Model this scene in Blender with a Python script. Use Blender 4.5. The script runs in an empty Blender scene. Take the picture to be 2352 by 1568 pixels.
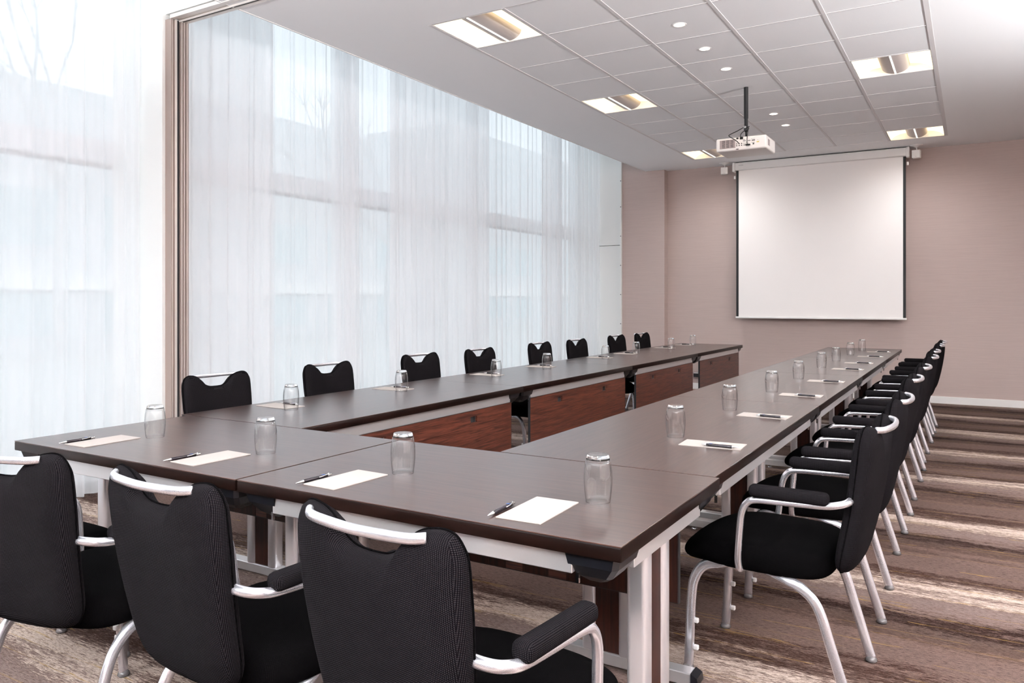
import bpy, bmesh, math, random
from mathutils import Vector, Matrix
random.seed(7)
S = bpy.context.scene
COL = S.collection
PI = math.pi

# ------------------------------------------------------------------ camera
cam_d = bpy.data.cameras.new('camera')
cam = bpy.data.objects.new('camera', cam_d); COL.objects.link(cam)
cam.location = (0, 0, 1.3)
cam.rotation_euler = (PI/2, 0, math.radians(30.82))
cam_d.sensor_width = 36; cam_d.lens = 36*1770/2352
cam_d.shift_y = -92/2352; cam_d.clip_end = 300
S.camera = cam

# ------------------------------------------------------------------ world, colour
W = bpy.data.worlds.new('world'); S.world = W; W.use_nodes = True
bg = W.node_tree.nodes['Background']
bg.inputs['Color'].default_value = (0.86, 0.93, 1.0, 1)
bg.inputs['Strength'].default_value = 1.02
S.view_settings.view_transform = 'Standard'; S.view_settings.look = 'None'
S.view_settings.gamma = 1; S.view_settings.use_curve_mapping = False
S.view_settings.exposure = 0.80
FILL_RIGHT = 205      # added fill lights on the right wall, out of view
TROFFER = 3.2      # glow of the troffer reflectors
DOWN = 12
FILL_REAR = 2000        # added fill lights on the wall behind the camera
FIX = 55           # lamp inside each troffer
CZ = 3.275         # ceiling height

# ------------------------------------------------------------------ materials
def mat(name, col, rough=.6, metal=0, spec=.5, **kw):
    m = bpy.data.materials.new(name); m.use_nodes = True
    b = m.node_tree.nodes['Principled BSDF']
    b.inputs['Base Color'].default_value = (*col, 1)
    b.inputs['Roughness'].default_value = rough
    b.inputs['Metallic'].default_value = metal
    b.inputs['Specular IOR Level'].default_value = spec
    for k, v in kw.items(): b.inputs[k.replace('_', ' ')].default_value = v
    return m
def nt(m): return m.node_tree, m.node_tree.nodes['Principled BSDF']
def N(t, typ, **kw):
    n = t.nodes.new(typ)
    for k, v in kw.items(): setattr(n, k, v)
    return n
def math_n(t, op, a, b=None, c=None):
    n = N(t, 'ShaderNodeMath', operation=op)
    for i, v in enumerate((a, b, c)):
        if v is None: continue
        if isinstance(v, (int, float)): n.inputs[i].default_value = v
        else: t.links.new(v, n.inputs[i])
    return n.outputs[0]
def mapping(t, scale, rot=(0, 0, 0), coord='Object'):
    tc = N(t, 'ShaderNodeTexCoord'); mp = N(t, 'ShaderNodeMapping')
    mp.inputs['Scale'].default_value = scale; mp.inputs['Rotation'].default_value = rot
    t.links.new(tc.outputs[coord], mp.inputs[0]); return mp.outputs[0]
def noise(t, vec, scale=1, detail=4, rough=.6, dist=0):
    n = N(t, 'ShaderNodeTexNoise'); n.inputs['Scale'].default_value = scale
    n.inputs['Detail'].default_value = detail; n.inputs['Roughness'].default_value = rough
    n.inputs['Distortion'].default_value = dist
    t.links.new(vec, n.inputs['Vector']); return n.outputs['Fac']
def ramp(t, fac, stops, interp='LINEAR'):
    r = N(t, 'ShaderNodeValToRGB'); r.color_ramp.interpolation = interp
    e = r.color_ramp.elements
    e[0].position = stops[0][0]; e[0].color = (*stops[0][1], 1)
    e[1].position = stops[-1][0]; e[1].color = (*stops[-1][1], 1)
    for p, c in stops[1:-1]:
        x = e.new(p); x.color = (*c, 1)
    t.links.new(fac, r.inputs[0]); return r.outputs[0]
def mixc(t, fac, a, b, mode='MIX'):
    n = N(t, 'ShaderNodeMix', data_type='RGBA', blend_type=mode)
    for i, v in ((0, fac), (6, a), (7, b)):
        if isinstance(v, (int, float)): n.inputs[i].default_value = v
        elif isinstance(v, tuple): n.inputs[i].default_value = (*v, 1)
        else: t.links.new(v, n.inputs[i])
    return n.outputs[2]
def bump(t, b, h, strength=.3, dist=.002):
    n = N(t, 'ShaderNodeBump'); n.inputs['Strength'].default_value = strength
    n.inputs['Distance'].default_value = dist
    t.links.new(h, n.inputs['Height']); t.links.new(n.outputs[0], b.inputs['Normal'])

M = {}
M['ceiling'] = mat('ceiling_paint', (.90, .895, .905), .9, spec=.1)
M['tile'] = mat('ceiling_tile', (.78, .765, .76), .95, spec=.1)
t, b = nt(M['tile']); n_ = noise(t, mapping(t, (1, 1, 1)), 160, 3)
t.links.new(ramp(t, n_, [(.3, (.845, .84, .85)), (.7, (.86, .855, .865))]), b.inputs['Base Color'])
M['grid'] = mat('grid_bar', (.70, .67, .67), .7, spec=.1)
M['white'] = mat('white_paint', (.86, .84, .82), .55)
M['fin'] = mat('white_panel', (.86, .86, .84), .6)
M['black'] = mat('black_plastic', (.006, .006, .008), .28)
M['blackm'] = mat('black_matt', (.008, .008, .009), .6)
M['alu'] = mat('brushed_aluminium', (.82, .81, .84), .32, .75)
M['alum'] = mat('satin_aluminium_rail', (.72, .70, .70), .38, .75)
M['frame'] = mat('satin_silver_tube', (.78, .78, .83), .27, .8)
M['champ'] = mat('champagne_metal', (.74, .68, .64), .42, .4)
M['champd'] = mat('dark_champagne_metal', (.36, .28, .25), .45, .3)
M['chrome'] = mat('chrome', (.85, .85, .85), .12, 1)
M['paper'] = mat('cream_paper', (.39, .348, .322), .9, spec=.05)
M['ink'] = mat('grey_print', (.45, .43, .42), .8)
M['penb'] = mat('pen_barrel', (.010, .006, .010), .22)
M['bluep'] = mat('blue_print', (.05, .14, .42), .4)
M['screen'] = mat('screen_fabric', (.95, .91, .89), .9, spec=.05)
M['plastic'] = mat('white_plastic', (.82, .79, .77), .4)
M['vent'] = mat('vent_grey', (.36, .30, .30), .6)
M['yellow'] = mat('yellow_sticker', (.65, .5, .04), .6)
M['winframe'] = mat('window_frame_white', (.80, .81, .84), .5)
M['trans'] = mat('clear_plastic', (.75, .73, .72), .25)
M['glidem'] = mat('smoky_glide', (.10, .09, .09), .15)
M['conc'] = mat('pale_concrete', (.55, .56, .55), .9)
M['bldg'] = mat('pale_render', (.70, .71, .72), .9)
M['bldgw'] = mat('teal_glazing', (.52, .62, .64), .3)
M['bark'] = mat('bark', (.60, .60, .60), .9)

# fabric wallpaper with a fine horizontal thread
M['wall'] = mat('woven_wallcovering', (.53, .41, .37), .8, spec=.25)
t, b = nt(M['wall'])
w1 = noise(t, mapping(t, (3, 3, 260)), 1, 3, .7); w2 = noise(t, mapping(t, (.5, .5, .6)), 1, 2)
c = ramp(t, w1, [(.3, (.46, .36, .335)), (.7, (.54, .425, .395))])
t.links.new(mixc(t, math_n(t, 'MULTIPLY', w2, .35), c, (.53, .455, .40)), b.inputs['Base Color'])
bump(t, b, w1, .25, .001)

# dark wenge table top; bump only, colour nearly even
def wood(name, a, bb, rough, scale, spec=.5, coat=0):
    m = mat(name, a, rough, spec=spec)
    t, b = nt(m); v = mapping(t, scale)
    g = noise(t, v, 1, 6, .65, .6)
    t.links.new(ramp(t, g, [(.40, a), (.60, bb)]), b.inputs['Base Color'])
    bump(t, b, g, .12, .0008)
    b.inputs['Coat Weight'].default_value = coat; b.inputs['Coat Roughness'].default_value = .24
    return m
M['top'] = wood('wenge_laminate', (.026, .0105, .0075), (.048, .0215, .0155), .36, (4, 70, 20), .35, .72)
M['edge'] = wood('dark_wood_edge', (.004, .0015, .001), (.009, .0035, .0025), .35, (4, 60, 20), .12)
M['panel'] = wood('mahogany_panel', (.028, .007, .0045), (.115, .032, .018), .38, (5, 70, 130), .45)
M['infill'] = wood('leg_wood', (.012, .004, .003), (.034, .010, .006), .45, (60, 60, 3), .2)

# woven charcoal upholstery: tiny pale dots on black
def fabric(name, base, dot, amt):
    m = mat(name, base, .9, spec=.02)
    t, b = nt(m)
    tc = N(t, 'ShaderNodeTexCoord'); sp = N(t, 'ShaderNodeSeparateXYZ'); t.links.new(tc.outputs['Object'], sp.inputs[0])
    k = 2*PI/.0068
    sn = N(t, 'ShaderNodeSeparateXYZ'); t.links.new(tc.outputs['Normal'], sn.inputs[0])
    side_ = math_n(t, 'GREATER_THAN', math_n(t, 'ABSOLUTE', sn.outputs[0]), .66); front_ = math_n(t, 'SUBTRACT', 1.0, side_)
    u = math_n(t, 'MULTIPLY', math_n(t, 'ADD', math_n(t, 'MULTIPLY', sp.outputs[0], front_), math_n(t, 'MULTIPLY', sp.outputs[1], side_)), k)
    v = math_n(t, 'MULTIPLY', math_n(t, 'ADD', sp.outputs[2], math_n(t, 'MULTIPLY', sp.outputs[1], front_)), k)
    a = math_n(t, 'ABSOLUTE', math_n(t, 'MULTIPLY', math_n(t, 'SINE', u), math_n(t, 'SINE', v)))
    d = math_n(t, 'MULTIPLY', math_n(t, 'POWER', a, 1.6), amt)
    t.links.new(mixc(t, d, base, dot), b.inputs['Base Color'])
    bump(t, b, a, .35, .0012)
    return m
M['fabric'] = fabric('charcoal_weave', (.0012, .0009, .0014), (.032, .028, .030), .7)
M['seatf'] = fabric('charcoal_seat_weave', (.0006, .0005, .0006), (.008, .007, .0075), .5)

# striped carpet: ragged bands across the room
M['carpet'] = mat('striped_carpet', (.3, .2, .17), .95, spec=.1)
t, b = nt(M['carpet'])
tc = N(t, 'ShaderNodeTexCoord'); sp = N(t, 'ShaderNodeSeparateXYZ'); t.links.new(tc.outputs['Object'], sp.inputs[0])
big = noise(t, mapping(t, (.35, .9, 1)), 1, 2, .5)
jag = noise(t, mapping(t, (20, 190, 1)), 1, 7, .8, .1)
jag2 = noise(t, mapping(t, (1.1, 11, 1)), 1, 6, .7)
warp = math_n(t, 'ADD', math_n(t, 'MULTIPLY', math_n(t, 'SUBTRACT', big, .5), .5),
              math_n(t, 'ADD', math_n(t, 'MULTIPLY', math_n(t, 'SUBTRACT', jag, .5), .80), math_n(t, 'MULTIPLY', math_n(t, 'SUBTRACT', jag2, .5), .55)))
ph = math_n(t, 'FRACT', math_n(t, 'ADD', math_n(t, 'DIVIDE', math_n(t, 'ADD', sp.outputs[1], warp), 1.22), .10+.5))
TA, DK, DK2, LT, MID = (.130, .086, .073), (.014, .0035, .002), (.026, .008, .0045), (.46, .37, .32), (.055, .031, .023)
c = ramp(t, ph, [(0, MID), (.02, DK2), (.055, DK2), (.075, TA), (.17, (.105, .070, .060)), (.28, TA), (.36, MID), (.44, (.11, .076, .064)), (.465, DK), (.535, DK),
                 (.56, TA), (.68, (.175, .13, .118)), (.78, TA), (.82, LT), (.90, LT), (.93, TA), (.97, (.10, .065, .055)), (1, MID)])
fine = noise(t, mapping(t, (42, 200, 1)), 1, 6, .8)
c = mixc(t, 1.0, c, ramp(t, fine, [(.40, (.45, .38, .35)), (.47, (.90, .89, .88)), (.53, (1.02, 1.01, 1.0)), (.62, (1.38, 1.33, 1.28))]), 'MULTIPLY')
gl = noise(t, mapping(t, (.8, 34, 1)), 1, 2, .5)
gm = math_n(t, 'MULTIPLY', math_n(t, 'LESS_THAN', math_n(t, 'ABSOLUTE', math_n(t, 'SUBTRACT', gl, .64)), .008), .55)
c = mixc(t, gm, c, (.33, .20, .04))
pile = noise(t, mapping(t, (1, 1, 1)), 420, 2)
t.links.new(mixc(t, 1.0, c, ramp(t, pile, [(.3, (.72, .72, .72)), (.7, (1.22, 1.22, 1.22))]), 'MULTIPLY'), b.inputs['Base Color'])
bump(t, b, pile, .5, .004)

# glass for tumblers, thin glass for panes, voile
M['glass'] = mat('tumbler_glass', (1, 1, 1), 0, Transmission_Weight=1.0, IOR=1.48)
m = bpy.data.materials.new('thin_glass'); m.use_nodes = True; t = m.node_tree; t.nodes.clear()
o_ = N(t, 'ShaderNodeOutputMaterial'); mx = N(t, 'ShaderNodeMixShader')
lw = N(t, 'ShaderNodeLayerWeight'); lw.inputs[0].default_value = .5
tr = N(t, 'ShaderNodeBsdfTransparent'); t.links.new(ramp(t, lw.outputs['Facing'], [(0, (.99, .99, .99)), (.66, (.97, .97, .97)), (.84, (.88, .88, .885)), (.94, (.62, .62, .63)), (1, (.34, .34, .36))]), tr.inputs[0])
gs = N(t, 'ShaderNodeBsdfGlossy'); gs.inputs['Roughness'].default_value = .015
lf = N(t, 'ShaderNodeLayerWeight'); lf.inputs[0].default_value = .5
t.links.new(math_n(t, 'MULTIPLY_ADD', math_n(t, 'POWER', lf.outputs['Facing'], 3.2), .8, .04), mx.inputs[0]); t.links.new(tr.outputs[0], mx.inputs[1]); t.links.new(gs.outputs[0], mx.inputs[2]); t.links.new(mx.outputs[0], o_.inputs[0]); M['thin'] = m
m = bpy.data.materials.new('window_glass'); m.use_nodes = True; t = m.node_tree; t.nodes.clear()
o_ = N(t, 'ShaderNodeOutputMaterial'); mx = N(t, 'ShaderNodeMixShader'); mx.inputs[0].default_value = .06
tr = N(t, 'ShaderNodeBsdfTransparent'); tr.inputs[0].default_value = (.97, .99, .99, 1); gs = N(t, 'ShaderNodeBsdfGlossy'); gs.inputs['Roughness'].default_value = .02
t.links.new(tr.outputs[0], mx.inputs[1]); t.links.new(gs.outputs[0], mx.inputs[2]); t.links.new(mx.outputs[0], o_.inputs[0]); M['pane'] = m
m = bpy.data.materials.new('white_voile'); m.use_nodes = True; t = m.node_tree; t.nodes.clear()
o_ = N(t, 'ShaderNodeOutputMaterial'); mx = N(t, 'ShaderNodeMixShader'); mx2 = N(t, 'ShaderNodeMixShader')
tr = N(t, 'ShaderNodeBsdfTransparent'); tl = N(t, 'ShaderNodeBsdfTranslucent'); tl.inputs[0].default_value = (.97, .96, .97, 1)
df = N(t, 'ShaderNodeBsdfDiffuse'); df.inputs[0].default_value = (.95, .94, .95, 1)
# cloth seen edge-on along a fold lets less through
lw = N(t, 'ShaderNodeLayerWeight'); lw.inputs[0].default_value = .35
fac = math_n(t, 'MULTIPLY_ADD', lw.outputs['Facing'], .30, .66)
t.links.new(fac, mx.inputs[0])
mx2.inputs[0].default_value = .36
t.links.new(tl.outputs[0], mx2.inputs[1]); t.links.new(df.outputs[0], mx2.inputs[2])
t.links.new(tr.outputs[0], mx.inputs[1]); t.links.new(mx2.outputs[0], mx.inputs[2]); t.links.new(mx.outputs[0], o_.inputs[0]); M['voile'] = m
def emis(name, col, s):
    m = bpy.data.materials.new(name); m.use_nodes = True; t = m.node_tree; t.nodes.clear()
    o_ = N(t, 'ShaderNodeOutputMaterial'); e = N(t, 'ShaderNodeEmission'); e.inputs[0].default_value = (*col, 1); e.inputs[1].default_value = s
    t.links.new(e.outputs[0], o_.inputs[0]); return m
M['lens'] = emis('lit_diffuser', (1, .82, .55), TROFFER/2)
M['lens2'] = emis('lit_diffuser_bright', (1, .78, .46), TROFFER*.52)
M['disc'] = emis('lit_downlight', (1, .86, .72), DOWN)
M['slit'] = emis('lit_slot', (1, .95, .88), 2.0)
M['basket'] = mat('perforated_basket', (.58, .52, .50), .5, .2)

# ------------------------------------------------------------------ mesh helpers
def fin(name, bm, m, parent=None, smooth=False, loc=None):
    me = bpy.data.meshes.new(name)
    bmesh.ops.recalc_face_normals(bm, faces=bm.faces[:])
    bm.to_mesh(me); bm.free(); me.materials.append(m)
    if smooth:
        me.polygons.foreach_set('use_smooth', [True]*len(me.polygons))
        if smooth == 'auto':
            me.set_sharp_from_angle(angle=math.radians(38))
    o = bpy.data.objects.new(name, me); COL.objects.link(o)
    if loc: o.location = loc
    if parent: o.parent = parent
    return o
def B(): return bmesh.new()
def box(bm, x0, x1, y0, y1, z0, z1, bev=0, seg=2, mtx=None):
    t = bmesh.new(); bmesh.ops.create_cube(t, size=1)
    for v in t.verts:
        v.co = Vector(((x0+x1)/2+v.co.x*(x1-x0), (y0+y1)/2+v.co.y*(y1-y0), (z0+z1)/2+v.co.z*(z1-z0)))
    if bev: bmesh.ops.bevel(t, geom=t.edges[:], offset=bev, segments=seg, profile=.5, affect='EDGES')
    if mtx: t.transform(mtx)
    me = bpy.data.meshes.new('x'); t.to_mesh(me); t.free(); bm.from_mesh(me); bpy.data.meshes.remove(me)
    return bm
def smoothpath(pts, n=6):
    P = [Vector(p) for p in pts]; out = []
    for i in range(len(P)-1):
        p0 = P[max(i-1, 0)]; p1 = P[i]; p2 = P[i+1]; p3 = P[min(i+2, len(P)-1)]
        for k in range(n):
            s = k/n
            out.append(.5*((2*p1)+(p2-p0)*s+(2*p0-5*p1+4*p2-p3)*s*s+(3*p1-p0-3*p2+p3)*s**3))
    out.append(P[-1]); return out
def tube(bm, pts, rx, ry=None, seg=10, side=None, taper=None, n=6):
    ry = ry or rx; P = smoothpath(pts, n) if n else [Vector(p) for p in pts]
    rings = []; L = len(P); up = Vector(side) if side else None
    for i, p in enumerate(P):
        d = (P[min(i+1, L-1)]-P[max(i-1, 0)]).normalized()
        if up is None: up = Vector((0, 0, 1)) if abs(d.z) < .9 else Vector((1, 0, 0))
        a = (up-d*up.dot(d)).normalized(); c = d.cross(a)
        if not side: up = a
        k = taper(i/(L-1)) if taper else 1
        rings.append([bm.verts.new(p+a*math.cos(2*PI*j/seg)*rx*k+c*math.sin(2*PI*j/seg)*ry*k) for j in range(seg)])
    for r0, r1 in zip(rings, rings[1:]):
        for j in range(seg): bm.faces.new((r0[j], r0[(j+1) % seg], r1[(j+1) % seg], r1[j]))
    bm.faces.new(rings[0][::-1]); bm.faces.new(rings[-1]); return bm
def lathe(bm, prof, seg=32, mtx=None):
    rings = []
    for r, z in prof:
        if r < 1e-6: rings.append([bm.verts.new((0, 0, z))])
        else: rings.append([bm.verts.new((r*math.cos(2*PI*j/seg), r*math.sin(2*PI*j/seg), z)) for j in range(seg)])
    for a, c in zip(rings, rings[1:]):
        for j in range(seg):
            k = (j+1) % seg
            if len(a) == 1 and len(c) == 1: continue
            if len(a) == 1: bm.faces.new((a[0], c[k], c[j]))
            elif len(c) == 1: bm.faces.new((a[j], a[k], c[0]))
            else: bm.faces.new((a[j], a[k], c[k], c[j]))
    if mtx: bmesh.ops.transform(bm, matrix=mtx, verts=bm.verts[:])
    return bm
def prism(bm, poly, axis, a, c):
    """extrude a 2-D polygon along axis between a and c"""
    def P(u, v, w): return {'x': (w, u, v), 'y': (u, w, v), 'z': (u, v, w)}[axis]
    v0 = [bm.verts.new(P(u, v, a)) for u, v in poly]; v1 = [bm.verts.new(P(u, v, c)) for u, v in poly]
    bm.faces.new(v0); bm.faces.new(v1[::-1])
    for i in range(len(poly)):
        j = (i+1) % len(poly); bm.faces.new((v0[i], v0[j], v1[j], v1[i]))
    return bm

def thing(name, label, cat, loc=(0, 0, 0), rz=0, group=None):
    o = bpy.data.objects.new(name, None); COL.objects.link(o)
    o.empty_display_size = .1; o.location = loc; o.rotation_euler = (0, 0, rz)
    o['label'] = label; o['category'] = cat
    if group: o['group'] = group
    return o
def struct(name, bm, m, smooth=False, parent=None, loc=None):
    o = fin(name, bm, m, parent, smooth, loc)
    if not parent: o['kind'] = 'structure'
    return o
def children_of(o, pool): return [c for c in pool if c.parent == o]
def dup(src, tree, loc, rz, label):
    """tree: list of (object, [sub-objects])"""
    r = src.copy(); COL.objects.link(r); r.location = loc; r.rotation_euler = (0, 0, rz); r['label'] = label
    for p, subs in tree:
        c = p.copy(); COL.objects.link(c); c.parent = r
        for s in subs:
            d = s.copy(); COL.objects.link(d); d.parent = c
    return r
ORD = ['first', 'second', 'third', 'fourth', 'fifth', 'sixth', 'seventh', 'eighth']

# ------------------------------------------------------------------ room shell
XL, XR, YN, YF = -5.55, 3.2, -3.2, 11.25
struct('floor', box(B(), XL, XR, YN, YF, -.08, 0), M['carpet'])
TX = [-3.33+.614*i for i in range(6)]
TY = [4.43+.61*i for i in range(11)]
bm = B()   # plaster ceiling around the tile field
for q in ((-4.25, TX[0], YN, YF), (TX[5], XR, YN, YF), (TX[0], TX[5], YN, TY[0]), (TX[0], TX[5], TY[-1], YF)):
    box(bm, q[0], q[1], q[2], q[3], CZ, CZ+.25)
box(bm, XL, -4.25, YN, YF, 4.7, 4.8); box(bm, -4.25, -4.20, YN, YF, CZ+.25, 4.8)
box(bm, TX[0]-.001, TX[5]+.001, TY[0]-.001, TY[-1]+.001, CZ+.22, CZ+.25)
struct('ceiling', bm, M['ceiling'])
bm = B(); box(bm, -4.262, -4.25, YN, YF, CZ-.004, CZ+.52); struct('trim_1', bm, M['white'])
struct('wall_back', box(B(), -3.96, XR+.1, YF, YF+.12, 0, CZ+.25), M['wall'])
bm = B(); box(bm, -4.64, -3.96, 11.10, YF+.12, 0, 4.7); struct('wall_back_pillar', bm, M['wall'])
bm = B(); box(bm, XL, -4.645, 11.13, 11.37, 0, 2.168); box(bm, XL, -4.645, 11.13, 11.37, 2.176, 4.7)
struct('wall_left', bm, M['fin'])
bm = B(); box(bm, -4.66, -4.636, 11.06, 11.13, 0, 3.78)
struct('trim_2', bm, M['white'])
bm = B()
for z in (.5, .95, 1.4, 1.85, 2.3, 2.75, 3.15): box(bm, -4.654, -4.642, 11.056, 11.061, z, z+.012)
struct('trim_2_screws', bm, M['blackm'], parent=bpy.data.objects['trim_2']).name = 'screws'
struct('wall_right', box(B(), XR, XR+.12, YN, YF, 0, CZ+.25), M['wall'])
M['darkwall'] = mat('darkened_unseen_wall', (.06, .05, .048), .9, spec=.1)  # unseen wall, darkened to cut its reflection in metal and table edges
struct('wall_front', box(B(), XL, XR, YN-.12, YN, 0, 4.8), M['darkwall'])
struct('baseboard_back', box(B(), -3.958, XR, YF-.018, YF, 0, .09, .004), M['white'])
struct('baseboard_pillar', box(B(), -4.62, -3.942, 11.082, 11.10, 0, .09, .004), M['white']).name = 'baseboard_left'
struct('baseboard_right', box(B(), XR-.018, XR, YN, YF-.018, 0, .09, .004), M['white'])

# tiled field: every tile a slab, openings left for troffers
LIT = {(0, 0), (0, 4), (0, 9), (4, 0), (4, 4), (4, 9)}
bm = B()
for i in range(5):
    for j in range(10):
        if (i, j) in LIT: continue
        box(bm, TX[i]+.004, TX[i+1]-.004, TY[j]+.004, TY[j+1]-.004, CZ+.002, CZ+.02)
struct('ceiling_tiles', bm, M['tile'])
bm = B()
for i, x in enumerate(TX):
    w = .017 if i == 5 else .012
    box(bm, x-w, x+w, TY[0], TY[-1], CZ-.002, CZ+.012)
struct('trim_3', bm, M['grid'])
bm = B()
for y in TY: box(bm, TX[0], TX[-1], y-.0045, y+.0045, CZ-.0005, CZ+.012)
struct('trim_4', bm, M['grid'])

# partition track and jamb
bm = B()
box(bm, -4.79, XR, 3.385, 3.418, CZ-.006, CZ+.02); box(bm, -4.79, XR, 3.418, 3.455, CZ+.004, CZ+.03)
box(bm, -4.79, XR, 3.455, 3.462, CZ-.012, CZ+.02); box(bm, -4.79, XR, 3.488, 3.52, CZ-.006, CZ+.02)
struct('trim_5', bm, M['champ'])
struct('trim_6', box(B(), -4.79, XR, 3.462, 3.488, CZ-.001, CZ+.015), M['blackm'])
bm = B()
for y0, y1, d in ((3.385, 3.394, .012), (3.394, 3.415, .0), (3.415, 3.432, .014), (3.447, 3.468, -.012), (3.468, 3.476, .010), (3.476, 3.488, -.002), (3.488, 3.494, .014), (3.494, 3.508, .0), (3.508, 3.52, .016)):
    box(bm, -4.84, -4.79+d, y0, y1, 0, CZ-.008)
struct('trim_7', bm, M['champ'])
struct('trim_8', box(B(), -4.84, -4.782, 3.430, 3.449, 0, CZ-.008), M['blackm'])
bm = B()
for y0, y1, d in ((3.3835, 3.391, .014), (3.410, 3.418, .012), (3.456, 3.464, .012), (3.480, 3.486, .014), (3.500, 3.506, .018), (3.514, 3.521, .018)): box(bm, -4.84, -4.79+d, y0, y1, 0, CZ-.008)
struct('trim_9', bm, M['champd'])
bm = B(); box(bm, -5.42, -4.84, 3.36, 3.56, 0, 4.7); box(bm, -4.84, -4.27, 3.385, 3.52, CZ+.03, 4.7)
struct('wall_left_fin', bm, M['fin']).name = 'wall_left.001'

# windows: white frames, deep transom, panes
edges = [-3.2, -1.0, 1.3, 3.62, 5.85, 8.2, 10.55, 11.12]
for k in range(7):
    y0, y1 = edges[k], edges[k+1]
    fr = B()
    box(fr, XL, XL+.12, y0, y0+.06, 0, 4.7, .003); box(fr, XL, XL+.12, y1-.06, y1, 0, 4.7, .003)
    box(fr, XL, XL+.14, y0+.06, y1-.06, 2.30, 2.47, .004); box(fr, XL, XL+.12, y0+.06, y1-.06, 0, .10, .003); box(fr, XL, XL+.12, y0+.06, y1-.06, 4.6, 4.7)
    w = struct('window_%d' % (k+1), fr, M['winframe'])
    shade_bm = B(); box(shade_bm, XL+.02, XL+.13, y0+.06, y1-.06, 2.282, 2.30); fin('transom_shade_strip', shade_bm, M['vent'], w)  # dark strip stands in for the shadow line under the transom
    g = B(); box(g, XL+.05, XL+.056, y0+.06, y1-.06, .10, 2.30); box(g, XL+.05, XL+.056, y0+.06, y1-.06, 2.47, 4.6)
    fin('pane', g, M['pane'], w)

# ------------------------------------------------------------------ outside
o = fin('pavement', box(B(), -70, XL-.05, -40, 90, -.35, -.25), M['conc']); o['kind'] = 'structure'
def building(x, y0, y1, h, label):
    r = thing('building', label, 'building', (x, (y0+y1)/2, -.25)); L = (y1-y0)/2
    fin('wall', box(B(), -6, 0, -L, L, 0, h), M['bldg'], r)
    fin('fascia', box(B(), 0, .25, -L, L, 1.9, 2.35), M['white'], r)
    n = int(L*2/3.2)
    for f in range(2):
        for i in range(n):
            yc = -L+(i+.5)*2*L/n
            fin('window', box(B(), .0, .04, yc-1.1, yc+1.1, (.5, 3.2)[f], (1.8, 4.9)[f]), M['bldgw'], r)
    return r
building(-24, -4, 17.5, 8.2, 'long pale two-storey building seen faintly through the curtains left of the jamb')
building(-26, 19, 33, 9.6, 'pale flat-roofed block seen through the sheer curtain right of the jamb')
building(-25, 35, 62, 11.5, 'tall pale block seen faintly through the farthest sheer curtains')
def tree(x, y, h, label):
    r = thing('tree', label, 'tree', (x, y, -.25)); bm = B()
    def br(p, d, L, rad, dep):
        q = p+d*L; tube(bm, [p, (p+q)/2+Vector((random.uniform(-.1, .1), random.uniform(-.1, .1), 0))*L*.4, q], rad, seg=5, n=2, taper=lambda s: 1-.4*s)
        if dep == 0: return
        for _ in range(3 if dep > 1 else 4):
            nd = (d+Vector((random.uniform(-.8, .8), random.uniform(-.8, .8), random.uniform(-.1, .6)))).normalized()
            br(q, nd, L*random.uniform(.55, .75), rad*.55, dep-1)
    br(Vector((0, 0, 0)), Vector((0, 0, 1)), h*.42, .16, 4)
    fin('branches', bm, M['bark'], r)
tree(-21, 11.6, 10.5, 'bare tree seen faintly through the curtain at the far left')
tree(-17.5, 21, 8.4, 'bare tree seen faintly through the curtain behind the second window-side chair')

# ------------------------------------------------------------------ sheer curtains
def curtain(x, y0, y1, label, seed, amp=.028, period=.16):
    R = random.Random(seed); bm = B(); ny = max(20, int((y1-y0)/.012)); nz = 14
    ph = [R.uniform(0, 6.28) for _ in range(6)]
    grid = []
    for i in range(ny+1):
        y = y0+(y1-y0)*i/ny; row = []
        for k in range(nz+1):
            z = .015+4.5*k/nz; h = k/nz
            yy = y+.010*math.sin(z*1.1+ph[4]+y*2)*(1-h)
            f = math.sin(2*PI*yy/period+ph[0]+1.4*math.sin(2*PI*yy/.71+ph[1]))
            f += .45*math.sin(2*PI*yy/(period*.43)+ph[2]+.5*math.sin(z+ph[5]))
            f2 = math.sin(2*PI*yy/.9+ph[3])
            a = amp*(.55+.45*math.sin(2*PI*yy/1.3+ph[5])**2)
            row.append(bm.verts.new((x+a*f*(1-.25*h)+.012*f2, y+.25*a*math.cos(2*PI*yy/period+ph[0]), z)))
        grid.append(row)
    for i in range(ny):
        for k in range(nz): bm.faces.new((grid[i][k], grid[i+1][k], grid[i+1][k+1], grid[i][k+1]))
    o = fin('sheer_curtain', bm, M['voile'], smooth=True)
    o['label'] = label; o['category'] = 'curtain'; o['group'] = 'white sheer curtains along the window wall'
curtain(-5.05, -3.0, 3.33, 'white sheer curtain hanging left of the vertical metal jamb', 1)
curtain(-5.05, 3.60, 5.60, 'white sheer curtain hanging directly right of the metal jamb, mostly single', 2)
curtain(-4.95, 3.60, 4.46, 'narrow second layer of white sheer overlapping just right of the metal jamb', 3, period=.19)
curtain(-5.15, 5.31, 9.85, 'long white sheer curtain hanging behind the third to sixth window-side chairs', 4)
curtain(-5.00, 6.02, 7.87, 'second layer of white sheer doubling the curtain mid-way along the window', 5, period=.2)
curtain(-5.03, 9.27, 11.10, 'last white sheer curtain, ending beside the beige pillar', 6)

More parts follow.
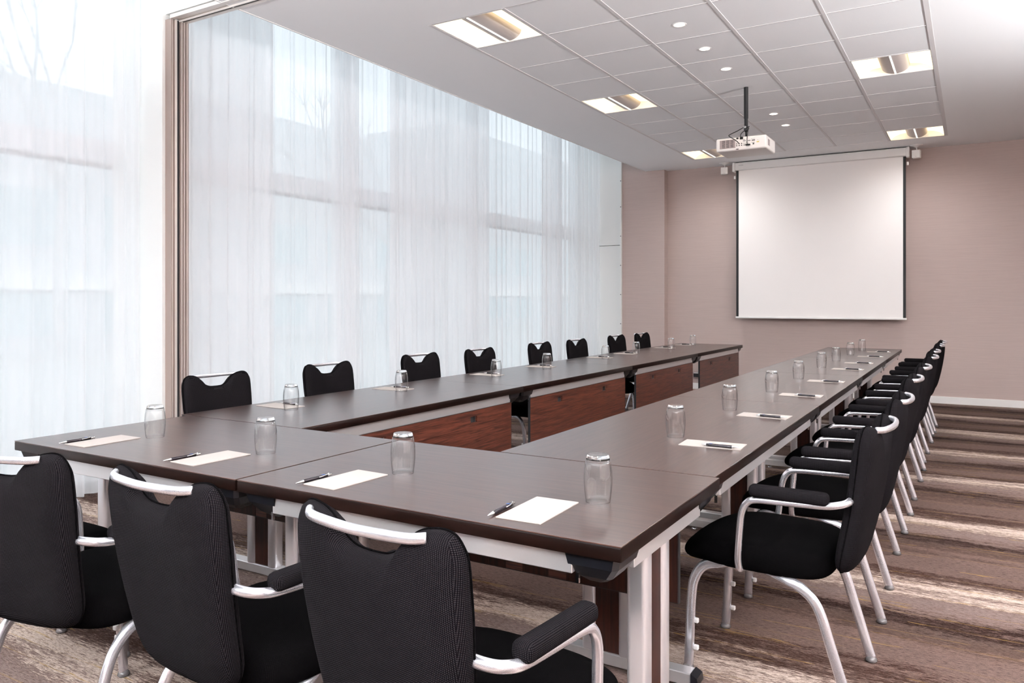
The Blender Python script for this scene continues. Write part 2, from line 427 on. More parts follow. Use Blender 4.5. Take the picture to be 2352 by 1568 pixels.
# ------------------------------------------------------------------ troffers and downlights
def troffer(x, y, label, first=None):
    if first:
        r, tree_ = first
        return dup(r, tree_, (x, y, CZ), 0, label)
    r = thing('ceiling_light', label, 'ceiling light', (x, y, CZ), 0, 'square recessed ceiling lights')
    h = .292
    bm = B(); box(bm, -h, -h+.006, -h, h, 0, .09); box(bm, h-.006, h, -h, h, 0, .09); box(bm, -h, h, -h, -h+.006, 0, .09); box(bm, -h, h, h-.006, h, 0, .09)
    box(bm, -h, h, -h, h, .09, .095)
    fr = fin('housing', bm, M['white'], r)
    kids = [(fr, [])]
    for s in (-1, 1):
        bm = B(); pr = [(.05, .075), (.11, .078), (.18, .068), (.24, .045), (h-.007, .010)]
        g = [[bm.verts.new((s*u, yy, v)) for u, v in pr] for yy in (-h+.007, h-.007)]
        for i in range(len(pr)-1): bm.faces.new((g[0][i], g[0][i+1], g[1][i+1], g[1][i]))
        kids.append((fin('diffuser', bm, M['lens2'], r, True), []))
    bm = B(); n = 14; rad = .112
    arc = lambda q: [(q*math.sin(a), .070-.068*math.cos(a)*(q/rad)) for a in [PI*(-.5+i/n) for i in range(n+1)]]
    o1, o2 = arc(rad), arc(rad-.004); poly = o1+o2[::-1]
    prism(bm, poly, 'y', -h+.012, h-.012)
    bk = fin('basket', bm, M['basket'], r, 'auto')
    sl = fin('light_slot', box(B(), -.006, .006, -h+.012, h-.012, -.001, .004), M['slit'], bk)
    kids.append((bk, [sl]))
    return r, kids
tf = None
names = {(0, 0): 'large square recessed ceiling light nearest the camera, above the window-side tables', (0, 4): 'square recessed ceiling light halfway down the room on the window side',
         (0, 9): 'square recessed ceiling light partly hidden behind the projector', (4, 0): 'square recessed ceiling light above the nearest wall-side chairs, just out of view',
         (4, 4): 'square recessed ceiling light on the right, level with the projector pole', (4, 9): 'square recessed ceiling light above the right end of the projection screen'}
for (i, j), lab in names.items():
    x, y = (TX[i]+TX[i+1])/2, (TY[j]+TY[j+1])/2
    if tf is None: tf = troffer(x, y, lab)
    else: troffer(x, y, lab, tf)
for (i, j) in names:
    x, y = (TX[i]+TX[i+1])/2, (TY[j]+TY[j+1])/2
    l = bpy.data.lights.new('troffer_lamp', 'SPOT'); l.energy = FIX; l.color = (.96, .98, 1); l.spot_size = math.radians(172); l.spot_blend = 1; l.shadow_soft_size = .14
    lo = bpy.data.objects.new('troffer_lamp', l); COL.objects.link(lo); lo.location = (x, y, CZ-.006)
dl = None
for k, j in enumerate((1, 2, 3, 6, 7)):
    x, y = (TX[2]+TX[3])/2, (TY[j]+TY[j+1])/2
    lab = ['small round recessed downlight nearest the camera', 'small round downlight, second of the three before the projector', 'small round downlight just before the projector pole',
           'small round downlight just beyond the projector pole', 'small round downlight farthest from the camera, nearest the screen'][k]
    if dl is None:
        r = thing('downlight', lab, 'ceiling light', (x, y, CZ+.004), 0, 'row of round downlights in the middle tiles')
        a = fin('rim', lathe(B(), [(.040, .002), (.040, -.004), (.050, -.005), (.052, -.001), (.052, .002)], 28), M['plastic'], r, True)
        b_ = fin('lamp', lathe(B(), [(0, -.002), (.040, -.002), (.040, .002)], 28), M['disc'], r)
        dl = (r, [(a, []), (b_, [])])
    else: dup(dl[0], dl[1], (x, y, CZ+.004), 0, lab)
    l = bpy.data.lights.new('downlight_lamp', 'SPOT'); l.energy = 14; l.color = (1, .86, .72); l.spot_size = math.radians(120); l.spot_blend = .8; l.shadow_soft_size = .03
    lo = bpy.data.objects.new('downlight_lamp', l); COL.objects.link(lo); lo.location = (x, y, CZ-.004)

# fill lights added on the right wall, out of view, to brighten the room
for k, y in enumerate((-1.6, 1.8, 5.2)):
    r = thing('added_fill_light', 'added half-round fill light, out of view on the right wall, %s from the back of the room' % ORD[2-k], 'added fill light', (XR, y, 2.1))
    bm = B(); pr = [(.02, 0), (.09, .02), (.14, .08), (.155, .14), (.15, .14), (.135, .085), (.085, .027), (0, .012)]
    rings = [[bm.verts.new((-abs(q*math.sin(a)), q*math.cos(a), z)) for a in [PI*i/12 for i in range(13)]] for q, z in pr]
    for a, c in zip(rings, rings[1:]):
        for i in range(12): bm.faces.new((a[i], a[i+1], c[i+1], c[i]))
    fin('shade', bm, M['white'], r, True)
    l = bpy.data.lights.new('added_fill_lamp', 'SPOT'); l.energy = FILL_RIGHT*4; l.color = (.92, .97, 1); l.spot_size = math.radians(150); l.spot_blend = .35; l.shadow_soft_size = .08
    lo = bpy.data.objects.new('added_fill_lamp', l); COL.objects.link(lo); lo.location = (XR-.09, y, 2.26)
    lo.rotation_euler = (PI, math.radians(-14), 0)

for k, x in enumerate((-3.4, -1.2, 1.0)):  # more added fill lights, behind the camera and never in view
    r = thing('added_fill_light', 'added half-round fill light on the wall behind the camera, %s from the window' % ORD[k], 'added fill light', (x, YN, 2.1), -PI/2)
    for ch in [c_ for c_ in bpy.data.objects if c_.name == 'shade']:
        c_ = ch.copy(); COL.objects.link(c_); c_.parent = r
    l = bpy.data.lights.new('added_fill_lamp', 'SPOT'); l.energy = FILL_REAR; l.color = (.92, .97, 1); l.spot_size = math.radians(150); l.spot_blend = .35; l.shadow_soft_size = .08
    lo = bpy.data.objects.new('added_fill_lamp', l); COL.objects.link(lo); lo.location = (x, YN+.09, 2.26)
    lo.rotation_euler = (PI-math.radians(14), 0, 0)

# ------------------------------------------------------------------ tables
def table(L, D, label, loc, rz, group, off=0):
    r = thing('conference_table', label, 'table', loc, rz, group)
    x, y = L/2-.0022, D/2-.0022
    fin('tabletop', box(B(), -x, x, -y, y, .7362, .74, .0006, 1), M['top'], r, 'auto')
    fin('edge_band', box(B(), -x-.0006, x+.0006, -y-.0006, y+.0006, .7015, .7366, .004, 2), M['edge'], r, 'auto')
    c = .135
    for s in (-1, 1):
        bm = B(); box(bm, -x+c, x-c, s*(y-.030)-.009, s*(y-.030)+.009, .648, .7015, .002, 1); fin('apron_rail', bm, M['alum'], r)
    for s in (-1, 1):
        bm = B(); box(bm, s*(x-.030)-.009, s*(x-.030)+.009, -y+c, y-c, .648, .7015, .002, 1); fin('apron_rail', bm, M['alum'], r)
    for sx in (-1, 1):
        for sy in (-1, 1):
            bm = B()
            # tapering corner casting, wide at the top, with screws
            def P(u, v, z): return bm.verts.new((sx*(x-u), sy*(y-v), z))
            lv = [(.7015, .012, .012, .150), (.672, .020, .020, .146), (.640, .045, .045, .128), (.622, .070, .070, .110)]
            rings = []
            for z, a, b2, e in lv:
                rings.append([P(a+.012, b2, z), P(e, b2, z), P(e, e*.75, z), P(e*.75, e, z), P(a, e, z), P(a, b2+.012, z)])
            for q0, q1 in zip(rings, rings[1:]):
                for i in range(6): bm.faces.new((q0[i], q0[(i+1) % 6], q1[(i+1) % 6], q1[i]))
            bm.faces.new(rings[0]); bm.faces.new(rings[-1][::-1])
            cb = fin('corner_block', bm, M['black'], r)
            bm = B(); box(bm, sx*(x-.125)-.004, sx*(x-.125)+.004, sy*(y-.033)-.004, sy*(y-.033)+.004, .625, .650)
            fin('screw', bm, M['chrome'], cb)
    for s in (-1, 1):
        lx = s*(x-.085)
        bm = B()
        for q in (-1, 1):   # two rounded aluminium uprights
            box(bm, lx-.030, lx+.030, off+q*.070-.026, off+q*.070+.026, .052, .70, .016, 4)
        lg = fin('leg', bm, M['alu'], r, 'auto')
        fin('leg_infill', box(B(), lx-.018, lx+.018, off-.045, off+.045, .055, .699), M['infill'], lg)
        fl = D/2-.10
        bm = B(); box(bm, lx-.028, lx+.028, -fl, fl, .020, .062, .003, 1); fin('foot_bar', bm, M['alum'], lg)
        for q in (-1, 1):
            bm = B(); prism(bm, [(q*fl, .012), (q*(fl+.018), .014), (q*(fl+.026), .03), (q*(fl+.022), .052), (q*fl, .064)], 'x', lx-.031, lx+.031); fin('end_cap', bm, M['black'], lg)
            fin('glide', lathe(B(), [(0, 0), (.016, 0), (.018, .004), (.008, .008), (.006, .02), (0, .02)], 14, Matrix.Translation((lx, q*(fl-.05), 0))), M['chrome'], lg, True)
        bm = B(); a = Vector((lx-s*.03, 0, .60)); c2 = Vector((lx-s*.18, 0, .70))
        tube(bm, [a+Vector((0, .0, 0)), c2], .014, .010, 6, n=0); fin('brace', bm, M['black'], r)
    # modesty panel on the +y side, with two finger holes
    px = x-.125; py = y-.028; z0, z1 = .33, .646; th = .009
    hx = [(-px+.40, -px+.47), (px-.47, px-.40)]; hz = (.575, .612)
    bm = B()
    xs = [-px, hx[0][0], hx[0][1], hx[1][0], hx[1][1], px]
    for i in range(5):
        if i in (1, 3):
            box(bm, xs[i], xs[i+1], py-th, py+th, z0, hz[0]); box(bm, xs[i], xs[i+1], py-th, py+th, hz[1], z1)
        else: box(bm, xs[i], xs[i+1], py-th, py+th, z0, z1)
    bmesh.ops.remove_doubles(bm, verts=bm.verts[:], dist=1e-5)
    mp = fin('modesty_panel', bm, M['panel'], r)
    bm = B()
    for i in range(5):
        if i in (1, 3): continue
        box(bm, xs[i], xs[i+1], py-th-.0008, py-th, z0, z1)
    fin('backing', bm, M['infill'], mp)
    bm = B(); e = .003
    box(bm, -px-e, -px, py-th, py+th, z0, z1); box(bm, px, px+e, py-th, py+th, z0, z1); box(bm, -px-e, px+e, py-th, py+th, z0-e, z0); box(bm, -px-e, px+e, py-th, py+th, z1, z1+.002)
    fin('edging', bm, M['blackm'], mp)
    for h in hx:
        bm = B(); box(bm, h[0]-.006, h[1]+.006, py-th-.012, py-th-.001, hz[0]-.006, hz[1]+.006); fin('hole_shade_plate', bm, M['blackm'], mp)  # black plate stands in for the under-table shade behind the hole
        bm = B(); box(bm, h[0]+.012, h[0]+.019, py-th, py+th*.6, hz[0], hz[1]); fin('latch', bm, M['chrome'], mp)
    return r
gt = 'dark wood conference tables set in a U'
ya, yb = 1.635, 2.44
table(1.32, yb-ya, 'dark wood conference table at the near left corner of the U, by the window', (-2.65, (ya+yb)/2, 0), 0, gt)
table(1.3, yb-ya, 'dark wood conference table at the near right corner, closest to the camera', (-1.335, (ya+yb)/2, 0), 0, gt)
YS = [2.443, 4.41, 6.32, 8.19, 10.08]
wh = ['joined to the near corner table', 'next beyond the first of that row', 'next to last of that row', 'farthest of that row, toward the screen']
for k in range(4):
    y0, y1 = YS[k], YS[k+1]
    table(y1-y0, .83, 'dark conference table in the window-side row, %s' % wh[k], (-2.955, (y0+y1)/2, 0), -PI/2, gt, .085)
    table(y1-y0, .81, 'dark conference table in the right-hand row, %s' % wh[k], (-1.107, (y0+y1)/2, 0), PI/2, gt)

# ------------------------------------------------------------------ chairs
def outline():
    """half outline of the back rest (x>0) from the notch bottom round to the bottom centre"""
    P = [(0, .834), (.038, .836), (.066, .847), (.086, .864), (.103, .882), (.125, .895), (.148, .901), (.172, .903), (.193, .896), (.207, .877),
         (.215, .85), (.216, .79), (.215, .74), (.211, .69), (.206, .63), (.200, .57), (.192, .50), (.180, .455), (.156, .425), (.12, .412), (.06, .408), (0, .408)]
    Q = smoothpath([(a, b2, 0) for a, b2 in P], 3)
    r = [(v.x*1.015, v.y) for v in Q]
    return r + [(-a, b2) for a, b2 in r[-2:0:-1]]
def fc(z):   # centre line of the back in side view
    s = (z-.42)/.48
    return -.240-.083*s-.012*math.sin(PI*min(max(s, 0), 1))
def back_surface(off_out, T, name, m, parent):
    O = outline(); bm = B(); cz = .66
    rr = [.28, .52, .72, .84, .91, .955, .985, 1.0]
    def pt(r, p, s):
        x, z = p[0]*r*off_out, cz+(p[1]-cz)*r*off_out
        t_ = T/2*math.sqrt(max(0, 1-r**9)); f = fc(z)+.40*x*x+s*t_
        return (x, f, z)
    n = len(O); rings = {}
    for s in (1, -1):
        for r in rr[:-1]: rings[(s, r)] = [bm.verts.new(pt(r, p, s)) for p in O]
        rings[(s, 0)] = bm.verts.new(pt(0, (0, cz), s))
    rim = [bm.verts.new(pt(1, p, 0)) for p in O]
    for s in (1, -1):
        seq = [rings[(s, r)] for r in rr[:-1]]+[rim]
        for i in range(n): bm.faces.new((rings[(s, 0)], seq[0][i], seq[0][(i+1) % n]))
        for a, c in zip(seq, seq[1:]):
            for i in range(n): bm.faces.new((a[i], a[(i+1) % n], c[(i+1) % n], c[i]))
    return fin(name, bm, m, parent, True)
def seat_mesh(parent):
    pts = []
    for i in range(56):
        a = 2*PI*i/56; ca, sa = math.cos(a), math.sin(a); e = 2/4.2
        x = .232*math.copysign(abs(ca)**e, ca); y = math.copysign(abs(sa)**e, sa)
        y = .035+(.245 if y > 0 else .24)*y
        x *= 1+.06*(y/.28) ; y += (.045*(1-(x/.25)**2) if y > .1 else 0)
        pts.append((x, y))
    bm = B(); rr = [.25, .5, .7, .82, .89, .935, .96, .978, .990, .997, 1]
    def zc(y): return .432-1.15*max(0, y-.16)**2*1.2-.012*max(0, -y)*1
    def pt(r, p, s):
        x, y = p[0]*r, .04+(p[1]-.04)*r
        T = .050 if s > 0 else .046
        q = math.sqrt(max(0, 1-r**(22 if y < .10 else 22-14*min(1, (y-.10)/.12))))
        dome = (.014 if s > 0 else 0)*(1-r*r)
        return (x, y, zc(y)+s*(T*q)*(1 if s < 0 else 1-.28*max(0, min(1, (y-.1)/.2)))+dome)
    n = len(pts); rim = [bm.verts.new(pt(1, p, 1)) for p in pts]
    for s in (1, -1):
        c0 = bm.verts.new(pt(0, (0, .04), s)); seq = [[bm.verts.new(pt(r, p, s)) for p in pts] for r in rr[:-1]]+[rim]
        for i in range(n): bm.faces.new((c0, seq[0][i], seq[0][(i+1) % n]))
        for a, c in zip(seq, seq[1:]):
            for i in range(n): bm.faces.new((a[i], a[(i+1) % n], c[(i+1) % n], c[i]))
    return fin('seat', bm, M['seatf'], parent, True)
def make_chair(label, arms, group, cat='chair'):
    r = thing('armchair' if arms else 'side_chair', label, cat, (0, 0, 0), 0, group)
    kids = []
    st = seat_mesh(r)
    pan = fin('seat_pan', box(B(), -.15, .15, -.13, .16, .380, .394, .008, 2), M['black'], st)
    kids.append((st, [pan]))
    bk = back_surface(1, .074, 'backrest', M['fabric'], r)
    bm = B(); O = outline(); pp = []
    for x, z in O: pp.append((x*1.004, fc(z)+.40*x*x+.004, .66+(z-.66)*1.004))
    tube(bm, pp+[pp[0]], .0022, seg=6, n=0); pi_ = fin('piping', bm, M['seatf'], bk, True)
    kids.append((bk, [pi_]))
    bm = B()
    tube(bm, [(-.155, -.334, .891), (-.130, -.352, .890), (-.08, -.363, .890), (0, -.368, .889), (.08, -.363, .890), (.130, -.352, .890), (.155, -.334, .891)], .0085, .0105, 12, side=(0, 1, 0), n=5)
    kids.append((fin('handle', bm, M['frame'], r, True), []))
    for s in (-1, 1):
        bm = B()
        tube(bm, [(s*.206, .266, .012), (s*.209, .260, .12), (s*.212, .252, .27), (s*.214, .238, .335), (s*.214, .205, .380), (s*.210, .150, .396), (s*.200, .08, .393), (s*.178, .01, .386), (s*.150, -.03, .382)],
             .0175, .0115, 12, side=(0, 1, 0.0001), taper=lambda q: 1 if q < .72 else 1-.75*((q-.72)/.28)**1.5)
        lg = fin('leg', bm, M['frame'], r, True)
        g = fin('glide', lathe(B(), [(0, 0), (.017, 0), (.021, .005), (.018, .014), (.012, .02), (0, .02)], 14, Matrix.Translation((s*.206, .266, 0))), M['glidem'], lg, True)
        bb = []
        for z in (.075, .17):
            w = B(); box(w, s*.209-.008, s*.209+.008, .240-.012, .240+.006, z, z+.017, .004); bb.append(fin('bumper', w, M['trans'], lg))
        kids.append((lg, [g]+bb))
        bm = B()
        tube(bm, [(s*.150, .05, .386), (s*.182, .00, .386), (s*.202, -.06, .382), (s*.212, -.115, .366), (s*.215, -.155, .335), (s*.215, -.180, .29), (s*.214, -.205, .21), (s*.211, -.245, .08), (s*.210, -.266, .012)],
             .0175, .0115, 12, side=(0, 1, .0001), taper=lambda q: 1 if q > .28 else 1-.75*((.28-q)/.28)**1.5)
        lg = fin('leg', bm, M['frame'], r, True)
        g = fin('glide', lathe(B(), [(0, 0), (.017, 0), (.021, .005), (.018, .014), (.012, .02), (0, .02)], 14, Matrix.Translation((s*.210, -.266, 0))), M['glidem'], lg, True)
        kids.append((lg, [g]))
        if arms:
            bm = B()
            tube(bm, [(s*.222, .078, .392), (s*.240, .078, .410), (s*.254, .076, .45), (s*.262, .068, .53), (s*.266, .060, .595), (s*.267, .043, .630), (s*.267, .010, .646), (s*.267, -.10, .651), (s*.267, -.20, .656), (s*.258, -.240, .662), (s*.236, -.262, .667), (s*.19, -.268, .669)],
             .0118, seg=12)
            am = fin('arm', bm, M['frame'], r, True)
            w = B(); box(w, s*.267-.024, s*.267+.024, -.216, .034, .657, .698, .017, 4)
            pd = fin('arm_pad', w, M['fabric'], am, True)
            kids.append((am, [pd]))
    return r, kids
ac, ackids = make_chair('black woven armchair nearest the camera, at the right end of the front table', True, 'black armchairs around the outside of the U')
ac.location = (-.931, 1.415, 0); ac.rotation_euler = (0, 0, math.radians(-5.6))
dup(ac, ackids, (-1.581, 1.42, 0), math.radians(-3.6), 'black woven armchair at the front table, second from the right, its back to the camera')
dup(ac, ackids, (-2.281, 1.385, 0), math.radians(10.5), 'black woven armchair at the front table, turned slightly, third from the right')
dup(ac, ackids, (-2.87, 1.43, 0), 0, 'black armchair at the left end of the front table, mostly cut off')
RY = [2.86, 3.65, 4.63, 5.47, 6.49, 7.25, 8.25, 8.90]
for k, y in enumerate(RY):
    lab = ('black armchair nearest the camera along the right-hand table row, seen in side view' if k == 0 else
           'black armchair farthest from the camera in the right-hand row, beside the back wall' if k == 7 else
           'black armchair in the right-hand row, %s counted from the nearest' % ORD[k])
    dup(ac, ackids, (-.587+.006*math.sin(k*2.1), y, 0), PI/2+math.radians([-2.6, 1, -1, .5, 0, -1, 1, 0][k]), lab)
sc, sckids = make_chair('black armless chair on the window side, nearest the metal jamb', False, 'black chairs along the window side of the U')
LY = [2.81, 3.67, 4.665, 5.45, 6.56, 7.31, 8.43, 9.18]
for k, y in enumerate(LY):
    if k == 0: sc.location = (-3.265, y, 0); sc.rotation_euler = (0, 0, -PI/2); continue
    lab = ('black armless chair farthest along the window side, closest to the pillar' if k == 7 else
           'black armless chair on the window side, %s counted from the metal jamb' % ORD[k])
    dup(sc, sckids, (-3.295 if k in (2, 4, 6) else -3.265, y, 0), -PI/2+math.radians([-2.6, 1, -1, 0, 1, 0, -1, 0][k]), lab)

# ------------------------------------------------------------------ place settings
GP = [(.0345, 0), (.0362, .010), (.0385, .030), (.0400, .050), (.0404, .066), (.0398, .085), (.0376, .104), (.0346, .117), (.0322, .125), (.0305, .1305), (.0290, .132), (0, .1312)]
GI = [(0, .1145), (.0295, .1150), (.0320, .112), (.0350, .104), (.0372, .090), (.0388, .072), (.0388, .055), (.0374, .032), (.0350, .011), (.0331, .0005), (.0345, 0)]
bm = B(); lathe(bm, [p_ for p_ in GP if p_[1] < .1172]+[(.0335, .1172), (.0336, .1165)]+[p_ for p_ in GI[2:-1]]+[GP[0]], 40); bmesh.ops.remove_doubles(bm, verts=bm.verts[:], dist=1e-6)
TZ = .7405
glass0 = fin('drinking_glass', bm, M['thin'], None, True)
gbase = fin('thick_base', lathe(B(), [(0, .1185), (.0322, .1185), (.0335, .1195), (.0322, .125), (.0305, .1305), (.0290, .132), (0, .1312)], 40), M['glass'], glass0, 'auto')
pad0 = B(); box(pad0, -.065, .065, -.118, .118, 0, .003, .0004, 1); pad0 = fin('notepad', pad0, M['paper'])
bm = B()    # small crest and lines of print, too faint to read
for a in range(10): box(bm, -.004, .004, -.0004, .0004, .003, .00315, mtx=Matrix.Translation((.048, .102, 0)) @ Matrix.Rotation(a*PI/5, 4, 'Z') @ Matrix.Translation((.003, 0, 0)) @ Matrix.Scale(.4, 4))
box(bm, .038, .058, .0945, .0955, .003, .00315)
crest0 = fin('printed_crest', bm, M['ink'], pad0)
def make_pen(label):
    R = Matrix.Rotation(PI/2, 4, 'Y')
    r = thing('ballpoint_pen', label, 'pen', (0, 0, 0), 0, 'black ballpoint pens beside the notepads')
    T = Matrix.Translation((0, 0, .0062)) @ Matrix.Rotation(-PI/2, 4, 'X')
    k = [(fin('barrel', lathe(B(), [(.0045, -.048), (.0058, -.044), (.0060, -.02), (.0054, .0), (.0058, .03), (.0056, .050), (.0040, .052)], 18, T), M['penb'], r, True), [])]
    k.append((fin('tip', lathe(B(), [(.0005, -.077), (.0012, -.0755), (.0028, -.066), (.0046, -.050), (.0052, -.047), (.003, -.046)], 16, T), M['chrome'], r, True), []))
    k.append((fin('clicker', lathe(B(), [(.0045, .051), (.0048, .058), (.0036, .060), (.0036, .068), (.003, .070), (0, .070)], 16, T), M['chrome'], r, True), []))
    bm = B(); tube(bm, [(.0, .058, .0125), (.0045, .050, .0115), (.0066, .03, .0095), (.0066, .012, .0085)], .0014, .0022, 6); k.append((fin('clip', bm, M['chrome'], r, True), []))
    bm = B()
    for i in range(6): box(bm, -.0004, .0004, -.004, .004, .0001, .0004, mtx=Matrix.Translation((0, .034, .0118)) @ Matrix.Rotation(i*PI/3+.3, 4, 'Z') @ Matrix.Translation((0, .003, 0)))
    k.append((fin('printed_motif', bm, M['bluep'], r), []))
    return r, k
pen0 = None
def setting(pos, gpos, ppos, rz, where, first=False):
    """pad, glass and pen for one seat"""
    global pen0
    for kind in ('g', 'p', 'n'):
        if kind == 'g':
            o = glass0 if first else glass0.copy()
            if not first:
                COL.objects.link(o); c = gbase.copy(); COL.objects.link(c); c.parent = o
            o.location = (*gpos, TZ); o['label'] = 'clear upturned tumbler ' + where; o['category'] = 'glass'; o['group'] = 'upturned glass tumblers on the tables'
            o.rotation_euler = (0, 0, rz)
        elif kind == 'p':
            o = pad0 if first else pad0.copy()
            if not first:
                COL.objects.link(o); c = crest0.copy(); COL.objects.link(c); c.parent = o
            o.location = (*pos, TZ-.0003); o.rotation_euler = (0, 0, rz); o['label'] = 'cream notepad ' + where; o['category'] = 'notepad'; o['group'] = 'cream notepads on the tables'
        else:
            lab = 'black pen with silver tip ' + where
            if pen0 is None: pen0 = make_pen(lab); o = pen0[0]
            else: o = dup(pen0[0], pen0[1], (0, 0, 0), 0, lab)
            o.location = (ppos[0], ppos[1], ppos[2]); o.rotation_euler = (0, 0, ppos[3])
fw = ['on the front tables, at the rightmost seat', 'on the front tables, at the second seat from the right', 'on the front tables, at the third seat from the right', 'on the front tables, at the leftmost seat']
for k, (gx, px, pr) in enumerate([(-.898, -.998, 2), (-1.592, -1.685, -2), (-2.236, -2.330, -2), (-2.892, -2.985, 1)]):
    setting((px, 1.812), (gx, 1.975), (px-.080, 1.755, TZ-.0003, math.radians(pr*1.2)), math.radians(pr), fw[k], k == 0)
RG = [(-1.052, 3.084), (-1.072, 3.99), (-1.062, 4.917), (-1.075, 5.843), (-1.088, 6.92), (-1.09, 7.75), (-1.085, 8.71), (-1.063, 9.49)]
RP = [2.982, 3.862, 4.82, 5.75, 6.865, 7.60, 8.55, 9.38]
LG = [(-3.019, 2.834), (-3.043, 3.76), (-3.02, 4.834), (-3.01, 5.607), (-3.06, 6.905), (-3.06, 7.704), (-3.02, 8.698), (-3.05, 9.607)]
LP = [2.905, 3.84, 4.95, 5.80, 7.02, 7.70, 8.90, 9.60]
for k in range(8):
    w = ('nearest the camera' if k == 0 else 'farthest, nearest the screen' if k == 7 else '%s from the near end' % ORD[k])
    a = math.radians([3, -2, 1, 2, -1, 1, 0, 2][k])
    setting((-.868-.002*k, RP[k]), RG[k], (-.826-.002*k, RP[k]-.052, TZ+.0029, PI/2+a-.04), PI/2+a, 'on the right-hand table row, '+w)
    b_ = math.radians([-3, 2, -1, 1, 0, -2, 1, 0][k])
    lp = (-3.175, LP[k]+.0)
    setting(lp, LG[k], (-3.16, LP[k]+.048, TZ+.0029, -PI/2+b_), -PI/2+b_, 'on the window-side table row, '+w)

# ------------------------------------------------------------------ projection screen
r = thing('projection_screen', 'pulled-down white projection screen in a long white casing on the back wall', 'projection screen', (-1.80, 11.05, 0))
bm = B(); box(bm, -1.085, 1.085, -.055, .065, 3.155, 3.262, .012, 3); fin('casing', bm, M['plastic'], r, 'auto')
for s in (-1, 1):
    bm = B(); box(bm, s*1.10-.022, s*1.10+.022, -.065, .072, 3.135, 3.268, .014, 3); fin('end_cap', bm, M['plastic'], r, 'auto')
bm = B(); box(bm, -1.08, 1.08, .0, .06, 3.262, CZ+.001); fin('mounting_gap', bm, M['blackm'], r)
cl = fin('screen_sheet', box(B(), -1.045, 1.045, .0, .002, 1.085, 3.16), M['screen'], r)
for s in (-1, 1): fin('black_border', box(B(), 1.044 if s > 0 else -1.077, 1.077 if s > 0 else -1.044, -.0008, .0028, 1.085, 3.16), M['blackm'], cl)
bm = B(); box(bm, -1.085, 1.085, -.010, .012, 1.062, 1.087, .005, 2); fin('bottom_bar', bm, M['white'], r)
for s in (-1, 1): fin('cord_toggle', box(B(), s*1.098-.012, s*1.098+.012, -.006, .014, 3.04, 3.085, .003), M['plastic'], r)
fin('printed_mark', box(B(), -1.03, -.965, -.0556, -.0548, 3.218, 3.224), M['ink'], r)

# ------------------------------------------------------------------ small ceiling speakers
def speaker(x, y, label, rz):
    r = thing('ceiling_speaker', label, 'speaker', (x, y, CZ), rz, 'small white speakers either side of the screen')
    bm = B(); lathe(bm, [(0, 0), (.075, 0), (.072, -.006), (.03, -.02), (.018, -.034), (0, -.036)], 24); fin('mount', bm, M['plastic'], r, True)
    bm = B(); tube(bm, [(0, 0, -.03), (.004, 0, -.052), (0, 0, -.07)], .007, seg=8); fin('stem', bm, M['plastic'], r, True)
    sp = fin('cabinet', box(B(), -.048, .048, -.045, .045, -.165, -.066, .008, 3), M['plastic'], r, 'auto')
    fin('grille', box(B(), -.040, .040, -.047, -.0452, -.158, -.074, .002, 1), M['plastic'], sp)
    fin('badge', box(B(), -.010, .010, -.0482, -.0472, -.152, -.149), M['ink'], sp)
speaker(-3.03, 11.0, 'small white cube speaker hanging from the ceiling left of the screen', math.radians(8))
speaker(-.60, 10.98, 'small white cube speaker hanging from the ceiling right of the screen', math.radians(-6))

# ------------------------------------------------------------------ projector and its pole
r = thing('projector_mount', 'black ceiling pole holding the white projector', 'bracket', (-1.79, 7.22, 0))
fin('pole', lathe(B(), [(0, CZ+.004), (.0195, CZ+.004), (.0195, 2.99), (.0165, 2.985), (.0165, 2.91), (0, 2.91)], 20), M['blackm'], r, 'auto')
fin('ball_joint', lathe(B(), [(0, 2.925), (.012, 2.92), (.021, 2.90), (.021, 2.885), (.014, 2.868), (.007, 2.862), (.007, 2.81), (0, 2.81)], 18), M['black'], r, True)
bm = B(); box(bm, -.10, .10, -.05, .05, 2.798, 2.812, .003, 1)
for a in (-.09, .09): box(bm, a-.012, a+.012, -.09, .09, 2.786, 2.799)
fin('plate', bm, M['black'], r)
fin('bolt', lathe(B(), [(0, 0), (.012, 0), (.012, .008), (0, .008)], 12, Matrix.Translation((-.004, -.021, 2.905)) @ Matrix.Rotation(PI/2, 4, 'X')), M['chrome'], r, True)
p = thing('projector', 'white ceiling projector with a row of black connectors on its rear', 'projector', (-1.79, 7.22, 0))
bd = fin('body', box(B(), -.225, .225, -.19, .17, 2.665, 2.786, .016, 4), M['plastic'], p, 'auto')
vp = fin('vent_panel', box(B(), -.190, -.048, -.1935, -.189, 2.690, 2.768, .001, 1), M['vent'], bd)
bm = B()
for i in range(3):
    for k in range(8): box(bm, -.168+i*.038, -.140+i*.038, -.1945, -.1932, 2.698+k*.0085, 2.7015+k*.0085)
fin('vent_slats', bm, M['blackm'], p).parent = vp
vp.parent = p
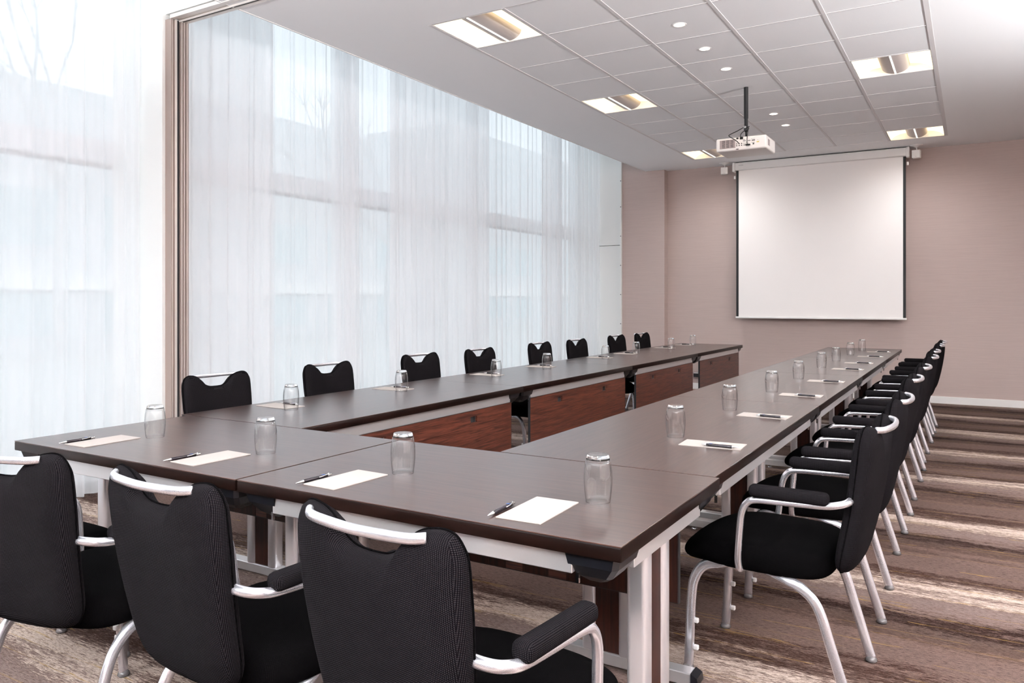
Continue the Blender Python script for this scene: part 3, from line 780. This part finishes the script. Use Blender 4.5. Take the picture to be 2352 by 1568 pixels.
sv = fin('side_vent', box(B(), .2235, .2262, -.13, -.06, 2.70, 2.755), M['vent'], p)
bm = B()
def port(x, z, w, h): box(bm, x-w/2, x+w/2, -.1922, -.1895, z-h/2, z+h/2, .0006, 1)
port(-.030, 2.773, .020, .014); port(.006, 2.772, .030, .022); port(-.034, 2.738, .012, .002)
for i in range(3):
    port(-.036+i*.022, 2.724, .010, .009); port(-.036+i*.022, 2.708, .010, .009)
port(.032, 2.745, .026, .005); port(.075, 2.745, .024, .005); port(.112, 2.744, .028, .008); port(.025, 2.731, .004, .004); port(.037, 2.731, .004, .004); port(.049, 2.731, .004, .004)
port(.045, 2.721, .05, .002); port(.108, 2.724, .030, .002); port(.035, 2.708, .022, .006); port(.112, 2.712, .014, .012); port(.150, 2.742, .004, .004); port(.160, 2.735, .003, .003)
port(.108, 2.758, .036, .0015); port(-.03, 2.677, .022, .006); port(.03, 2.757, .02, .003)
fin('ports', bm, M['blackm'], p)
fin('warning_label', box(B(), .140, .162, -.1922, -.1895, 2.722, 2.729), M['yellow'], p)
for pts in ([(-.015, -.02, 2.905), (-.055, -.10, 2.86), (-.100, -.20, 2.81), (-.085, -.24, 2.785), (-.03, -.235, 2.745), (-.012, -.19, 2.722)],
            [(.012, -.02, 2.90), (.045, -.07, 2.895), (.04, -.13, 2.865), (.01, -.19, 2.82), (.004, -.215, 2.79), (.005, -.19, 2.772)],
            [(.015, -.02, 2.895), (.05, -.10, 2.87), (.068, -.20, 2.84), (.066, -.225, 2.78), (.064, -.222, 2.72), (.062, -.19, 2.707)]):
    bm = B(); tube(bm, pts, .0038, seg=8); fin('cable', bm, M['blackm'], p, True)
fin('cable_plug', box(B(), .045, .085, -.206, -.1895, 2.699, 2.713, .003), M['blackm'], p)

# ------------------------------------------------------------------ wall socket behind the window-side row
s = thing('wall_socket', 'small black socket box on the back wall, seen between the far window-side tables', 'socket', (-3.50, YF, .215))
fin('box', box(B(), -.05, .05, -.045, 0, -.035, .035, .004), M['black'], s)
fin('face', box(B(), -.044, .044, -.048, -.045, .020, .031), M['plastic'], s)
